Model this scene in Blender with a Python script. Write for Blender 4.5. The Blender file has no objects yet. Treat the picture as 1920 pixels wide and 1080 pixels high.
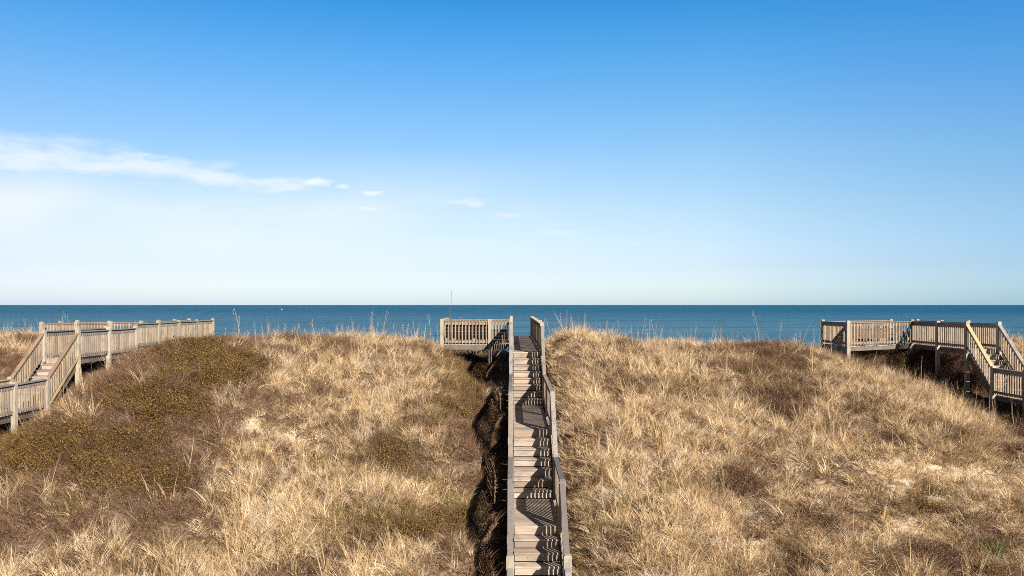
import bpy, math, random
import numpy as np
from mathutils import Vector

# ------------------------------------------------------------------ camera, sky, sun, exposure
scene = bpy.context.scene
F = 1500.0                      # focal length in photo pixels (1920 wide)
HOR = 571.5                     # horizon row in the photo
CAMZ = 12.0                     # camera height above the sea

cam_d = bpy.data.cameras.new('camera')
cam = bpy.data.objects.new('camera', cam_d)
scene.collection.objects.link(cam)
cam.location = (0, 0, CAMZ)
cam.rotation_euler = (math.radians(90), 0, 0)
cam_d.sensor_width = 36
cam_d.lens = 36 * F / 1920
cam_d.shift_y = (HOR - 540) / 1920
cam_d.clip_start = 0.1
cam_d.clip_end = 120000
scene.camera = cam

sun_travel = Vector((-0.97, 1.5, -1.07)).normalized()
SUN_EL = math.asin(-sun_travel.z)
SUN_AZ = math.atan2(-sun_travel.x, -sun_travel.y)
sd = bpy.data.lights.new('sun', 'SUN')
sd.energy = 5.0
sd.angle = math.radians(0.5)
sd.color = (1.0, 0.915, 0.785)
sun = bpy.data.objects.new('sun', sd)
scene.collection.objects.link(sun)
sun.rotation_euler = sun_travel.to_track_quat('-Z', 'Y').to_euler()
sun.location = (20, -30, 60)

scene.view_settings.view_transform = 'Standard'
scene.view_settings.look = 'None'
scene.view_settings.exposure = 0.8
scene.view_settings.gamma = 1.0
scene.view_settings.use_curve_mapping = False
scene.cycles.max_bounces = 5
scene.cycles.diffuse_bounces = 2
scene.cycles.filter_width = 0.95
scene.cycles.use_denoising = False
scene.cycles.transparent_max_bounces = 4


class NT:
    """small helper for node trees"""
    def __init__(self, tree):
        self.t = tree
        tree.nodes.clear()

    def n(self, typ, **kw):
        nd = self.t.nodes.new(typ)
        for k, v in kw.items():
            if k.startswith('i_'):
                key = k[2:]
                key = int(key) if key.isdigit() else key.replace('_', ' ')
                self.set(nd.inputs[key], v)
            else:
                setattr(nd, k, v)
        return nd

    def set(self, sock, v):
        if isinstance(v, bpy.types.NodeSocket):
            self.t.links.new(v, sock)
        else:
            sock.default_value = v

    def m(self, op, a, b=None, c=None, clamp=False):
        nd = self.t.nodes.new('ShaderNodeMath')
        nd.operation = op
        nd.use_clamp = clamp
        self.set(nd.inputs[0], a)
        if b is not None: self.set(nd.inputs[1], b)
        if c is not None: self.set(nd.inputs[2], c)
        return nd.outputs[0]

    def mix(self, fac, a, b, blend='MIX'):
        nd = self.t.nodes.new('ShaderNodeMix')
        nd.data_type = 'RGBA'
        nd.blend_type = blend
        self.set(nd.inputs[0], fac)
        self.set(nd.inputs[6], a if isinstance(a, bpy.types.NodeSocket) else (*a, 1))
        self.set(nd.inputs[7], b if isinstance(b, bpy.types.NodeSocket) else (*b, 1))
        return nd.outputs[2]

    def ramp(self, fac, stops, interp='LINEAR'):
        nd = self.t.nodes.new('ShaderNodeValToRGB')
        cr = nd.color_ramp
        cr.interpolation = interp
        while len(cr.elements) > 1: cr.elements.remove(cr.elements[-1])
        cr.elements[0].position = stops[0][0]
        cr.elements[0].color = (*stops[0][1], 1)
        for p, c in stops[1:]:
            e = cr.elements.new(p)
            e.color = (*c, 1)
        self.set(nd.inputs[0], fac)
        return nd.outputs[0]

    def smooth(self, x, lo, hi):
        nd = self.t.nodes.new('ShaderNodeMapRange')
        nd.interpolation_type = 'SMOOTHSTEP'
        self.set(nd.inputs[0], x)
        self.set(nd.inputs[1], lo); self.set(nd.inputs[2], hi)
        nd.inputs[3].default_value = 0; nd.inputs[4].default_value = 1
        return nd.outputs[0]

    def noise(self, vec, scale, detail=3, rough=0.55, dist=0.0):
        nd = self.t.nodes.new('ShaderNodeTexNoise')
        self.set(nd.inputs['Vector'], vec)
        nd.inputs['Scale'].default_value = scale
        nd.inputs['Detail'].default_value = detail
        nd.inputs['Roughness'].default_value = rough
        nd.inputs['Distortion'].default_value = dist
        return nd.outputs[0]

    def mapping(self, vec, scale=(1, 1, 1), loc=(0, 0, 0), rot=(0, 0, 0)):
        nd = self.t.nodes.new('ShaderNodeMapping')
        self.set(nd.inputs['Vector'], vec)
        nd.inputs['Scale'].default_value = scale
        nd.inputs['Location'].default_value = loc
        nd.inputs['Rotation'].default_value = rot
        return nd.outputs[0]


world = bpy.data.worlds.new("World")
scene.world = world
world.use_nodes = True
W = NT(world.node_tree)
sky = W.n('ShaderNodeTexSky', sky_type='NISHITA', sun_disc=False)
sky.sun_elevation = SUN_EL
sky.sun_rotation = SUN_AZ
sky.altitude = 0
sky.air_density = 1.0
sky.dust_density = 0.6
sky.ozone_density = 2.0
geo = W.n('ShaderNodeTexCoord')
sep = W.n('ShaderNodeSeparateXYZ', i_0=geo.outputs['Generated'])
dx, dy, dz = sep.outputs
# deepening of the blue with height above the horizon; overhead dimmed to cut fill light
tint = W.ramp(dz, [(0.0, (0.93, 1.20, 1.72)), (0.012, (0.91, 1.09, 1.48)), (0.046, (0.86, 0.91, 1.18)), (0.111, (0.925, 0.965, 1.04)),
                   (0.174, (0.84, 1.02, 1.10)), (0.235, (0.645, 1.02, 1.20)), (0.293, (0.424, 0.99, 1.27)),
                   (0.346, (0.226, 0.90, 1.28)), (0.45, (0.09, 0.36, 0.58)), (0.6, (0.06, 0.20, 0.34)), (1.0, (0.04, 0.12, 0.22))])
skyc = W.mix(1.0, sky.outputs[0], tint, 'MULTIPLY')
side = W.ramp(W.m('MULTIPLY_ADD', dx, 0.5, 0.5), [(0.22, (0.87, 0.81, 0.83)), (0.5, (0.97, 0.94, 0.95)), (0.62, (1.0, 1.0, 1.0)), (0.78, (0.70, 0.88, 1.02))])
skyc = W.mix(1.0, skyc, side, 'MULTIPLY')
back = W.ramp(W.m('MULTIPLY_ADD', dy, 0.5, 0.5), [(0.35, (0.45, 0.45, 0.45)), (0.72, (1.0, 1.0, 1.0))])   # sky dimmed behind the camera for deeper shadows
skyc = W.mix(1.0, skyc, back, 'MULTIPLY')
# clouds: a long thin streak low in the sky to the left, tapering into small wisps
ady = W.m('MAXIMUM', dy, 0.05)
u = W.m('DIVIDE', dx, ady)
v = W.m('DIVIDE', dz, ady)
comb = W.n('ShaderNodeCombineXYZ', i_0=u, i_1=v, i_2=0.0)
uv = comb.outputs[0]
n1 = W.noise(W.mapping(uv, (5, 22, 1)), 1.0, 6, 0.6)
n2 = W.noise(W.mapping(uv, (16, 60, 1), (3, 7, 0)), 1.0, 5, 0.6)
n3 = W.noise(W.mapping(uv, (3, 10, 1), (9, 1, 0)), 1.0, 4, 0.5)
axis = W.m('MULTIPLY_ADD', W.m('ADD', u, 0.64), -0.094, 0.187)       # centre line v of the streak
d = W.m('SUBTRACT', v, axis)
d = W.m('ADD', d, W.m('MULTIPLY', W.m('SUBTRACT', n1, 0.5), 0.05))
wdt = W.m('MULTIPLY_ADD', W.smooth(u, -0.75, -0.20), -0.026, 0.042)
body = W.m('SUBTRACT', 1.0, W.m('DIVIDE', W.m('ABSOLUTE', d), wdt))
body = W.smooth(W.m('ADD', body, W.m('MULTIPLY', W.m('SUBTRACT', n2, 0.5), 2.0)), -0.1, 1.25)
body = W.m('MULTIPLY', body, W.m('SUBTRACT', 1.0, W.smooth(u, -0.27, -0.222)))
# small separate puffs and wisps further right
uw = W.m('ADD', u, W.m('MULTIPLY', W.m('SUBTRACT', n3, 0.5), 0.10))
vw = W.m('ADD', v, W.m('MULTIPLY', W.m('SUBTRACT', n1, 0.5), 0.022))
wis = None
for (cx, cy, rx, ry, a) in ((568, 341, 52, 11, 1.0), (695, 388, 50, 12, .85), (697, 365, 26, 7, .75), (835, 379, 70, 9, .5), (880, 384, 24, 6, .5),
                            (945, 405, 70, 10, .42), (1052, 439, 52, 11, .38), (1190, 460, 46, 6, .3), (420, 396, 70, 8, .3), (632, 348, 18, 5, .6),
                            (612, 362, 16, 5, .45), (260, 292, 60, 8, .5), (520, 385, 30, 20, .22), (800, 405, 30, 22, .2), (740, 374, 20, 4, .3)):
    eu = W.m('DIVIDE', W.m('SUBTRACT', uw, (cx - 960) / F), rx / F)
    ev = W.m('DIVIDE', W.m('SUBTRACT', vw, (HOR - cy) / F), ry / F)
    rr_ = W.m('SQRT', W.m('ADD', W.m('MULTIPLY', eu, eu), W.m('MULTIPLY', ev, ev)))
    q = W.smooth(W.m('ADD', W.m('SUBTRACT', 1.25, rr_), W.m('MULTIPLY', W.m('SUBTRACT', n2, 0.5), 3.4)), 0.1, 1.3)
    q = W.m('MULTIPLY', q, W.m('MULTIPLY', W.smooth(W.m('SUBTRACT', 1.9, rr_), 0.0, 0.9), min(1.0, a * 1.25)))
    wis = q if wis is None else W.m('MAXIMUM', wis, q)
# a faint veil under the streak
veil = W.m('MULTIPLY', W.smooth(v, 0.01, 0.09), W.m('SUBTRACT', 1.0, W.smooth(v, 0.12, 0.20)))
veil = W.m('MULTIPLY', veil, W.m('SUBTRACT', 1.0, W.smooth(u, -0.55, 0.40)))
veil = W.m('MULTIPLY', veil, W.m('MULTIPLY_ADD', W.smooth(n3, 0.3, 0.7), 0.55, 0.3))
front = W.smooth(dy, 0.3, 0.5)
cl = W.m('MAXIMUM', W.m('MULTIPLY', body, 0.8), wis)
cl = W.m('MAXIMUM', cl, veil)
cl = W.m('MULTIPLY', cl, front, clamp=True)
SKY_S = 0.0825
skyc = W.mix(cl, skyc, (6.3, 6.75, 7.0))
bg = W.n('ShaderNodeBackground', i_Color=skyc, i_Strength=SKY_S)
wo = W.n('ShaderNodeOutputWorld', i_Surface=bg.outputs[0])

# ------------------------------------------------------------------ helpers
rng = np.random.default_rng(7)
random.seed(11)


def link(o):
    scene.collection.objects.link(o)
    return o


def tag(o, label=None, cat=None, group=None, kind=None):
    if label: o['label'] = label
    if cat: o['category'] = cat
    if group: o['group'] = group
    if kind: o['kind'] = kind
    return o


def empty(name, loc):
    o = bpy.data.objects.new(name, None)
    o.location = loc
    o.empty_display_size = 0.3
    return link(o)


def world_parent(ch, par):
    """parent keeping plain local coordinates relative to the root's location"""
    ch.parent = par


class MB:
    """collects boards, beams and tubes in world coordinates; build() makes ONE mesh object"""
    def __init__(self):
        self.v = []; self.f = []

    def box(self, x0, x1, y0, y1, z0, z1):
        b = len(self.v)
        self.v += [(x, y, z) for z in (z0, z1) for y in (y0, y1) for x in (x0, x1)]
        self.f += [tuple(b + i for i in q) for q in
                   ((0, 2, 3, 1), (4, 5, 7, 6), (0, 1, 5, 4), (2, 6, 7, 3), (0, 4, 6, 2), (1, 3, 7, 5))]

    def beam(self, p0, p1, w, h, upz=True, bot=None):
        """beam from p0 to p1: w across, h tall; end cuts vertical"""
        p0 = Vector(p0); p1 = Vector(p1)
        d = p1 - p0
        if abs(d.x) + abs(d.y) < 1e-6:
            s = Vector((w / 2, 0, 0)); t = Vector((0, h / 2, 0))
        else:
            s = Vector((-d.y, d.x, 0)).normalized() * (w / 2)
            t = Vector((0, 0, h / 2))
        b = len(self.v)
        for p in (p0, p1):
            for q in (-s - t, s - t, s + t, -s + t):
                self.v.append(tuple(p + q))
        self.f += [(b, b + 1, b + 2, b + 3), (b + 7, b + 6, b + 5, b + 4), (b, b + 4, b + 5, b + 1),
                   (b + 1, b + 5, b + 6, b + 2), (b + 2, b + 6, b + 7, b + 3), (b + 3, b + 7, b + 4, b)]

    def post(self, x, y, z0, z1, w, cap=True):
        self.box(x - w / 2, x + w / 2, y - w / 2, y + w / 2, z0, z1)
        if cap:                                   # chamfered head
            b = len(self.v); e = w / 2; g = w / 2 - 0.02
            self.v += [(x - e, y - e, z1), (x + e, y - e, z1), (x + e, y + e, z1), (x - e, y + e, z1),
                       (x - g, y - g, z1 + .018), (x + g, y - g, z1 + .018), (x + g, y + g, z1 + .018), (x - g, y + g, z1 + .018)]
            self.f += [(b, b + 1, b + 5, b + 4), (b + 1, b + 2, b + 6, b + 5), (b + 2, b + 3, b + 7, b + 6),
                       (b + 3, b, b + 4, b + 7), (b + 4, b + 5, b + 6, b + 7)]

    def tube(self, pts, radii, n=6):
        b = len(self.v)
        for p, r in zip(pts, radii):
            for k in range(n):
                a = 2 * math.pi * k / n
                self.v.append((p[0] + r * math.cos(a), p[1] + r * math.sin(a), p[2]))
        for i in range(len(pts) - 1):
            for k in range(n):
                k2 = (k + 1) % n
                self.f.append((b + i * n + k, b + i * n + k2, b + (i + 1) * n + k2, b + (i + 1) * n + k))

    def build(self, name, mat, parent=None, loc=(0, 0, 0)):
        me = bpy.data.meshes.new(name)
        o3 = Vector(loc)
        me.from_pydata([tuple(Vector(p) - o3) for p in self.v], [], self.f)
        me.materials.append(mat)
        me.update()
        o = bpy.data.objects.new(name, me)
        if parent is None:
            o.location = loc
        else:
            o.parent = parent
        return link(o)


# ------------------------------------------------------------------ terrain
def H2z(h): return CAMZ - h

# central stairs profile (depth, drop of the walking surface below the camera)
RIS, TR = 0.2, 0.28
C_DECK_Z0, C_DECK_H = 28.0, 1.66
L1H = C_DECK_H + 8 * RIS; L1B = C_DECK_Z0 - 7 * TR; L1F = 20.9
L2H = L1H + 7 * RIS; L2B = L1F - 6 * TR; L2F = 16.84
L3H = L2H + 11 * 0.19; L3B = L2F - 10 * TR; L3F = L3B - 2.0

cp = []
for Z, h in ((42, 2.2), (36, 2.2), (31, 2.2), (28.4, 2.2), (26.5, 3.1), (25, 3.65), (23, 3.65), (21.2, 3.7), (19.5, 4.9),
             (18, 5.05), (16.8, 5.2), (15.2, 6.3), (13.5, 7.4), (11, 7.9)):
    cp.append((0.5, Z, h + (0.5 if 29 < Z < 40 else 0.45)))
    if Z < 30: cp.append((-0.3, Z, h + 0.75))
for Z, h in ((36, 2.7), (34, 2.9), (31, 3.0), (28.5, 2.9), (27, 3.0), (25, 3.35), (22.7, 3.6), (20.9, 3.9), (19.2, 4.75), (18.4, 4.9),
             (16.8, 5.25), (15.2, 6.2), (13.5, 7.2)):
    cp.append((-1.4, Z, h))
    if Z < 27.5: cp.append((-0.85, Z, h - 0.04))
for Z, h in ((34, 1.6), (31, 1.3), (28.5, 1.2), (27, 1.7), (25, 2.5), (23, 3.0), (20.9, 3.4), (19.2, 4.2), (16.8, 4.9),
             (15.2, 5.8), (13, 7.0)):
    cp.append((2.3, Z, h)); cp.append((1.65, Z, h - 0.0))
cp += [(-3.4, 31, 1.65), (-3.1, 32.4, 1.75), (-1.8, 32.3, 2.5), (-2.2, 35, 2.7), (-3.2, 28, 2.1), (-3, 25, 3.0), (-3, 22, 3.8), (-3, 19, 4.6), (-3, 16, 5.7), (-3, 13.5, 7.0),
       (-6, 30, 1.6), (-6, 27, 2.1), (-6, 24, 2.9), (-6, 21, 3.9), (-6, 18, 4.8), (-6, 15, 6.2), (-6, 35, 1.8),
       (-9.5, 24.5, 1.45), (-9, 22, 2.3), (-9.5, 20, 3.3), (-9.5, 17.5, 4.6), (-10, 15, 6.0), (-10, 28, 1.6), (-10, 33, 1.65),
       (-11.8, 25, 1.6), (-12.2, 22, 2.9), (-13.2, 24.5, 3.1), (-13.4, 22.5, 3.85), (-13.2, 20, 4.3), (-13, 17, 5.5), (-13, 28, 2.3),
       (-13, 32, 1.9), (-14.6, 25, 4.3), (-14.6, 28.5, 3.1), (-15.5, 22, 4.3), (-15.5, 18, 5.4),
       (-16.4, 25, 4.5), (-16.4, 27.5, 3.9), (-16.4, 29.5, 3.0), (-16.4, 31.5, 2.8), (-16.4, 34, 2.3), (-16.4, 38, 2.2),
       (-19, 35, 1.9), (-19.5, 31, 2.3), (-19.5, 27, 3.3), (-19.5, 23, 4.3), (-22, 36, 1.45), (-23, 31, 1.9), (-23, 26, 3.4),
       (-23, 20, 5.2), (-28, 36, 1.4), (-28, 30, 2.2), (-28, 24, 3.9), (-28, 18, 5.6),
       (3.6, 29, 1.35), (3.6, 31.5, 1.6), (5.3, 30, 2.3), (7.2, 31.5, 2.15), (4, 25, 2.4), (6, 27, 2.2), (6, 23, 3.3), (6, 20, 4.1), (6, 17, 5.1), (6, 14.5, 6.3),
       (9, 30, 1.95), (9.5, 33, 1.8), (9, 26, 2.4), (9, 22, 3.6), (9, 18, 4.8), (9, 15, 6.0),
       (11.2, 31.5, 1.7), (12.6, 33, 2.15), (12.4, 29, 2.65), (14, 31.5, 2.85), (14, 33.5, 2.7), (15.5, 34, 3.0), (12, 26, 2.8), (12, 22, 3.8),
       (12, 18.5, 4.7), (12, 15, 6.0), (16.5, 31.5, 3.3), (18.4, 34, 3.1), (18.4, 31.5, 3.5), (18.4, 29.5, 3.85), (18.4, 27.5, 4.0), (18.4, 25, 4.15),
       (14.6, 28.5, 3.3), (16.2, 28.5, 3.85), (16, 25.5, 4.2), (16, 22, 4.4), (16, 18, 5.2), (20.5, 28, 3.7), (19.7, 35.5, 1.8), (19.7, 33.5, 1.9), (19.7, 31.5, 2.3), (19.9, 29.5, 3.15), (21, 32, 2.1), (21, 35, 1.7),  # bank added right of the walkover to block sun under its deck
       (22, 36, 2.0), (20, 24, 4.3), (20, 20, 5.1), (28, 34, 2.0), (28, 28, 3.2), (28, 22, 4.6), (28, 17, 5.8)]
for X in (-28, -20, -12, -6, -1, 4, 9, 15, 21, 28):
    cp += [(X, 39, 2.3), (X, 42, 3.0), (X, 47, 5.2), (X, 54, 8.0), (X, 64, 10.0), (X, 80, 11.2),
           (X, 95, 12.1), (X, 110, 13.0), (X, 10.5, 7.9), (X, 7, 8.3), (X, 2, 8.5), (X, -6, 8.5), (X, 13, 7.2)]
cp = np.array(cp, float)
_P = cp[:, :2]
_K = np.linalg.norm(_P[:, None] - _P[None], axis=2) - 0.0
_K += np.eye(len(cp)) * 0.05                     # slight smoothing
_A = np.block([[_K, np.ones((len(cp), 1))], [np.ones((1, len(cp))), np.zeros((1, 1))]])
_w = np.linalg.solve(_A, np.concatenate([cp[:, 2], [0]]))


def hash2(i, j, s):
    n = np.sin(i * 127.1 + j * 311.7 + s * 74.7) * 43758.5453
    return n - np.floor(n)


def vnoise(x, y, s=0.0):
    xi = np.floor(x); yi = np.floor(y)
    fx = x - xi; fy = y - yi
    fx = fx * fx * (3 - 2 * fx); fy = fy * fy * (3 - 2 * fy)
    a = hash2(xi, yi, s); b = hash2(xi + 1, yi, s); c = hash2(xi, yi + 1, s); e = hash2(xi + 1, yi + 1, s)
    return (a + (b - a) * fx) * (1 - fy) + (c + (e - c) * fx) * fy


def fbm(x, y, s=0.0, o=4):
    t = 0; a = 0.5; q = 0
    for k in range(o):
        t = t + a * vnoise(x * 2 ** k, y * 2 ** k, s + k * 3.1); q += a; a *= 0.55
    return t / q


def Hg(X, Z):
    """drop of the ground below the camera"""
    X = np.asarray(X, float); Z = np.asarray(Z, float)
    Xc = np.clip(X, -30, 30); Zc = np.clip(Z, -8, 112)
    sh = Xc.shape
    xf = Xc.ravel(); zf = Zc.ravel()
    out = np.empty(xf.shape)
    for a in range(0, len(xf), 20000):
        q = np.stack([xf[a:a + 20000], zf[a:a + 20000]], 1)
        k = np.linalg.norm(q[:, None] - _P[None], axis=2)
        out[a:a + 20000] = k @ _w[:-1] + _w[-1]
    h = out.reshape(sh)
    nearwalk = np.exp(-((X - 0.3) / 1.7) ** 4)
    bump = (fbm(X * 0.45, Z * 0.45, 1.0) - 0.5) * 0.55 + (fbm(X * 0.95, Z * 0.95, 5.0, 5) - 0.5) * 0.55
    fade = np.clip((Z - 4) / 6, 0, 1) * np.clip((75 - Z) / 20, 0.05, 1)
    return h - bump * fade * (1 - 0.9 * nearwalk)


# keep the ground below every deck
def walk_mask(X, Z, m=0.0):
    a = (X > -0.15 - m) & (X < 1.17 + m) & (Z > L3F - 2) & (Z < 46)
    b = (X > -3.0 - m) & (X < 0 + m) & (Z > 33.5 - m) & (Z < 36.4 + m)
    c = (X > -17.3 - m) & (X < -15.85 + m) & (Z > 19) & (Z < 43)
    d_ = (X > -20.2 - m) & (X < -17 + m) & (Z > 34.2 - m) & (Z < 37 + m)
    e = (X > 17.7 - m) & (X < 19.05 + m) & (Z > 29.4 - m) & (Z < 40)
    g = (X > 17.7 - m) & (X < 19.15 + m) & (Z > 23.3) & (Z < 29.7 + m)
    t = np.clip((X - 13.9) / 3.9, 0, 1)
    f_ = (X > 13.9 - m) & (X < 17.9) & (Z > 33.2 + 2.4 * t - m) & (Z < 37.6 + m)
    return a | b | c | d_ | e | g | f_


def axis_pts(segs):
    out = []
    for a, b, st in segs:
        out += list(np.arange(a, b, st))
    out.append(segs[-1][1])
    return np.array(out)


mats = {}


def new_mat(name):
    m = bpy.data.materials.new(name)
    m.use_nodes = True
    t = NT(m.node_tree)
    out = t.n('ShaderNodeOutputMaterial')
    mats[name] = m
    return m, t, out


# sand and litter
m_ground, t, out = new_mat('dune_ground')
g = t.n('ShaderNodeNewGeometry')
pos = g.outputs['Position']
na = t.noise(pos, 0.9, 5, 0.6)
nb = t.noise(pos, 5.0, 5, 0.7)
nc = t.noise(pos, 60.0, 3, 0.6)
vc = t.n('ShaderNodeVertexColor', layer_name='sand')
sandv = t.m('ADD', t.m('MULTIPLY', vc.outputs[0], 1.25), t.m('MULTIPLY', t.m('SUBTRACT', nb, 0.5), 1.6))
sandf = t.smooth(sandv, 0.38, 0.62)
lit = t.ramp(t.noise(pos, 14.0, 4, 0.7), [(0.25, (0.05, 0.032, 0.02)), (0.5, (0.13, 0.085, 0.055)), (0.75, (0.34, 0.25, 0.17))])
snd = t.ramp(nc, [(0.3, (0.40, 0.31, 0.22)), (0.6, (0.58, 0.47, 0.35))])
col = t.mix(sandf, lit, snd)
bmp = t.n('ShaderNodeBump', i_Strength=0.7, i_Distance=0.05, i_Height=t.m('ADD', nb, t.m('MULTIPLY', nc, 0.4)))
bs = t.n('ShaderNodeBsdfDiffuse', i_Color=col, i_Normal=bmp.outputs[0])
t.set(out.inputs[0], bs.outputs[0])

xs = axis_pts([(-900, -200, 100), (-200, -60, 20), (-60, -30, 3), (-30, 30, 0.2), (30, 60, 3), (60, 200, 20), (200, 900, 100)])
ys = axis_pts([(-300, -60, 40), (-60, -8, 8), (-8, 10, 1.5), (10, 44, 0.2), (44, 112, 2)])
GX, GY = np.meshgrid(xs, ys)
GH = Hg(GX, GY)


def px_of(X, Z, h):
    Zs = np.maximum(Z, 1)
    return 960 + F * X / Zs, HOR + F * h / Zs


def blob(px, py, lst):
    s = np.zeros_like(px)
    for cx, cy, rx, ry, wt in lst:
        s = np.maximum(s, wt * np.clip(1.25 - np.sqrt(((px - cx) / rx) ** 2 + ((py - cy) / ry) ** 2), 0, 1))
    return s


SAND = [(465, 800, 60, 26, .55), (525, 828, 70, 24, .6), (590, 780, 60, 26, .52), (560, 870, 110, 40, .3), (440, 850, 60, 30, .3), (1790, 930, 150, 60, .7), (1700, 880, 100, 44, .65), (1455, 1025, 80, 26, .85), (1690, 1010, 100, 34, .65),
        (1560, 930, 160, 60, .35), (1870, 880, 90, 30, .5), (1740, 985, 110, 34, 1.05), (1800, 880, 60, 20, .8), (420, 690, 70, 14, .3), (1480, 870, 60, 26, .35)]
px, py = px_of(GX, GY, GH)
sandw = blob(px, py, SAND) * (GY > 12)
sandw = np.where(GY > 45, 1.0, np.where(GY < 6, 0.55, sandw))
ny, nx = GX.shape
verts = np.stack([GX.ravel(), GY.ravel(), (CAMZ - GH).ravel()], 1)
ii = (np.arange(ny - 1)[:, None] * nx + np.arange(nx - 1)[None]).ravel()
faces = np.stack([ii, ii + 1, ii + nx + 1, ii + nx], 1)


def np_mesh(name, verts, faces, mat, cols=None, smooth=False):
    me = bpy.data.meshes.new(name)
    me.vertices.add(len(verts)); me.vertices.foreach_set('co', verts.astype(np.float32).ravel())
    k = faces.shape[1]
    me.loops.add(faces.size); me.loops.foreach_set('vertex_index', faces.astype(np.int32).ravel())
    me.polygons.add(len(faces))
    me.polygons.foreach_set('loop_start', (np.arange(len(faces)) * k).astype(np.int32))
    me.polygons.foreach_set('loop_total', np.full(len(faces), k, np.int32))
    if smooth: me.polygons.foreach_set('use_smooth', np.ones(len(faces), bool))
    me.update(calc_edges=True)
    if cols is not None:
        for nm, c in cols.items():
            at = me.color_attributes.new(nm, 'FLOAT_COLOR', 'POINT')
            rgba = np.ones((len(verts), 4), np.float32)
            rgba[:, :3] = c if c.ndim == 2 else c[:, None]
            at.data.foreach_set('color', rgba.ravel())
    me.materials.append(mat)
    return me


me = np_mesh('ground', verts, faces, m_ground, {'sand': sandw.ravel()}, smooth=True)
ground = link(bpy.data.objects.new('ground', me))
tag(ground, kind='structure')

# ------------------------------------------------------------------ sea
m_sea, t, out = new_mat('sea_water')
g = t.n('ShaderNodeNewGeometry')
pos = g.outputs['Position']
w1 = t.noise(t.mapping(pos, (0.02, 0.10, 1)), 1.0, 5, 0.6)
w2 = t.noise(t.mapping(pos, (0.10, 0.35, 1), rot=(0, 0, 0.2)), 1.0, 4, 0.65)
w3 = t.noise(t.mapping(pos, (0.0012, 0.006, 1)), 1.0, 4, 0.55)
w4 = t.noise(t.mapping(pos, (0.003, 0.022, 1), rot=(0, 0, 0.08)), 1.0, 4, 0.6)
sp = t.n('ShaderNodeSeparateXYZ', i_0=pos)
dist = t.smooth(sp.outputs[1], 150, 1600)
shallow = t.mix(w3, (0.045, 0.145, 0.222), (0.105, 0.212, 0.295))
deep = t.mix(w3, (0.001, 0.070, 0.140), (0.004, 0.095, 0.180))
col = t.mix(dist, shallow, deep)
col = t.mix(t.m('MULTIPLY', t.smooth(w4, 0.40, 0.66), 0.55), col, (0.004, 0.080, 0.155))
col = t.mix(t.m('MULTIPLY', t.smooth(w1, 0.42, 0.68), 0.6), col, (0.008, 0.075, 0.14))
foam = t.m('MULTIPLY', t.smooth(w2, 0.66, 0.72), t.smooth(w1, 0.48, 0.6))
col = t.mix(t.m('MULTIPLY', foam, 0.7), col, (0.55, 0.62, 0.65))
bmp = t.n('ShaderNodeBump', i_Strength=1.0, i_Distance=1.5, i_Height=t.m('ADD', t.m('MULTIPLY', w1, 1.2), w2))
bs = t.n('ShaderNodeBsdfPrincipled', i_Base_Color=col, i_Roughness=0.42, i_Normal=bmp.outputs[0])
bs.inputs['Specular IOR Level'].default_value = 0.12
bs.inputs['IOR'].default_value = 1.33
t.set(out.inputs[0], bs.outputs[0])
mb = MB()
yy = [70, 200, 600, 2000, 8000, 45000]
for a, b in zip(yy[:-1], yy[1:]):
    k = len(mb.v)
    mb.v += [(-60000, a, 0), (60000, a, 0), (60000, b, 0), (-60000, b, 0)]
    mb.f.append((k, k + 1, k + 2, k + 3))
tag(mb.build('sea', m_sea), kind='structure')


# ------------------------------------------------------------------ wood
def wood_mat(name, c0, c1, c2, along, grain=1.0):
    """weathered boards; tone changes from board to board, grain runs along one axis"""
    m, t, out = new_mat(name)
    g = t.n('ShaderNodeNewGeometry')
    sc = {'x': (3, 60, 60), 'y': (60, 3, 60), 'z': (60, 60, 3)}[along]
    gr = t.noise(t.mapping(g.outputs['Position'], sc), 1.0, 4, 0.6)
    bl = t.noise(g.outputs['Position'], 2.2, 3, 0.6)
    kn = t.noise(t.mapping(g.outputs['Position'], (9, 9, 9)), 1.0, 2, 0.5)
    oi = t.n('ShaderNodeObjectInfo')
    r = t.m('FRACT', t.m('ADD', g.outputs['Random Per Island'], oi.outputs['Random']))
    base = t.ramp(r, [(0.0, tuple(p * 0.75 for p in c0)), (0.25, c1), (0.5, c0), (0.72, tuple(p * 1.12 for p in c1)), (0.88, c2), (1.0, tuple(p * 0.8 for p in c1))])
    col = t.mix(t.m('MULTIPLY', t.smooth(gr, 0.42, 0.7), 0.55 * grain), base, tuple(x * 0.45 for x in c0))
    col = t.mix(t.m('MULTIPLY', t.smooth(bl, 0.48, 0.68), 0.6), col, tuple(0.5 * (x * 0.5 + 0.45 * sum(c1) / 3) for x in c1))
    col = t.mix(t.m('MULTIPLY', t.smooth(kn, 0.70, 0.75), 0.7), col, (0.07, 0.05, 0.035))
    bmp = t.n('ShaderNodeBump', i_Strength=0.4, i_Distance=0.01, i_Height=gr)
    bs = t.n('ShaderNodeBsdfPrincipled', i_Base_Color=col, i_Roughness=0.85, i_Normal=bmp.outputs[0])
    bs.inputs['Specular IOR Level'].default_value = 0.2
    t.set(out.inputs[0], bs.outputs[0])
    return m


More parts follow.
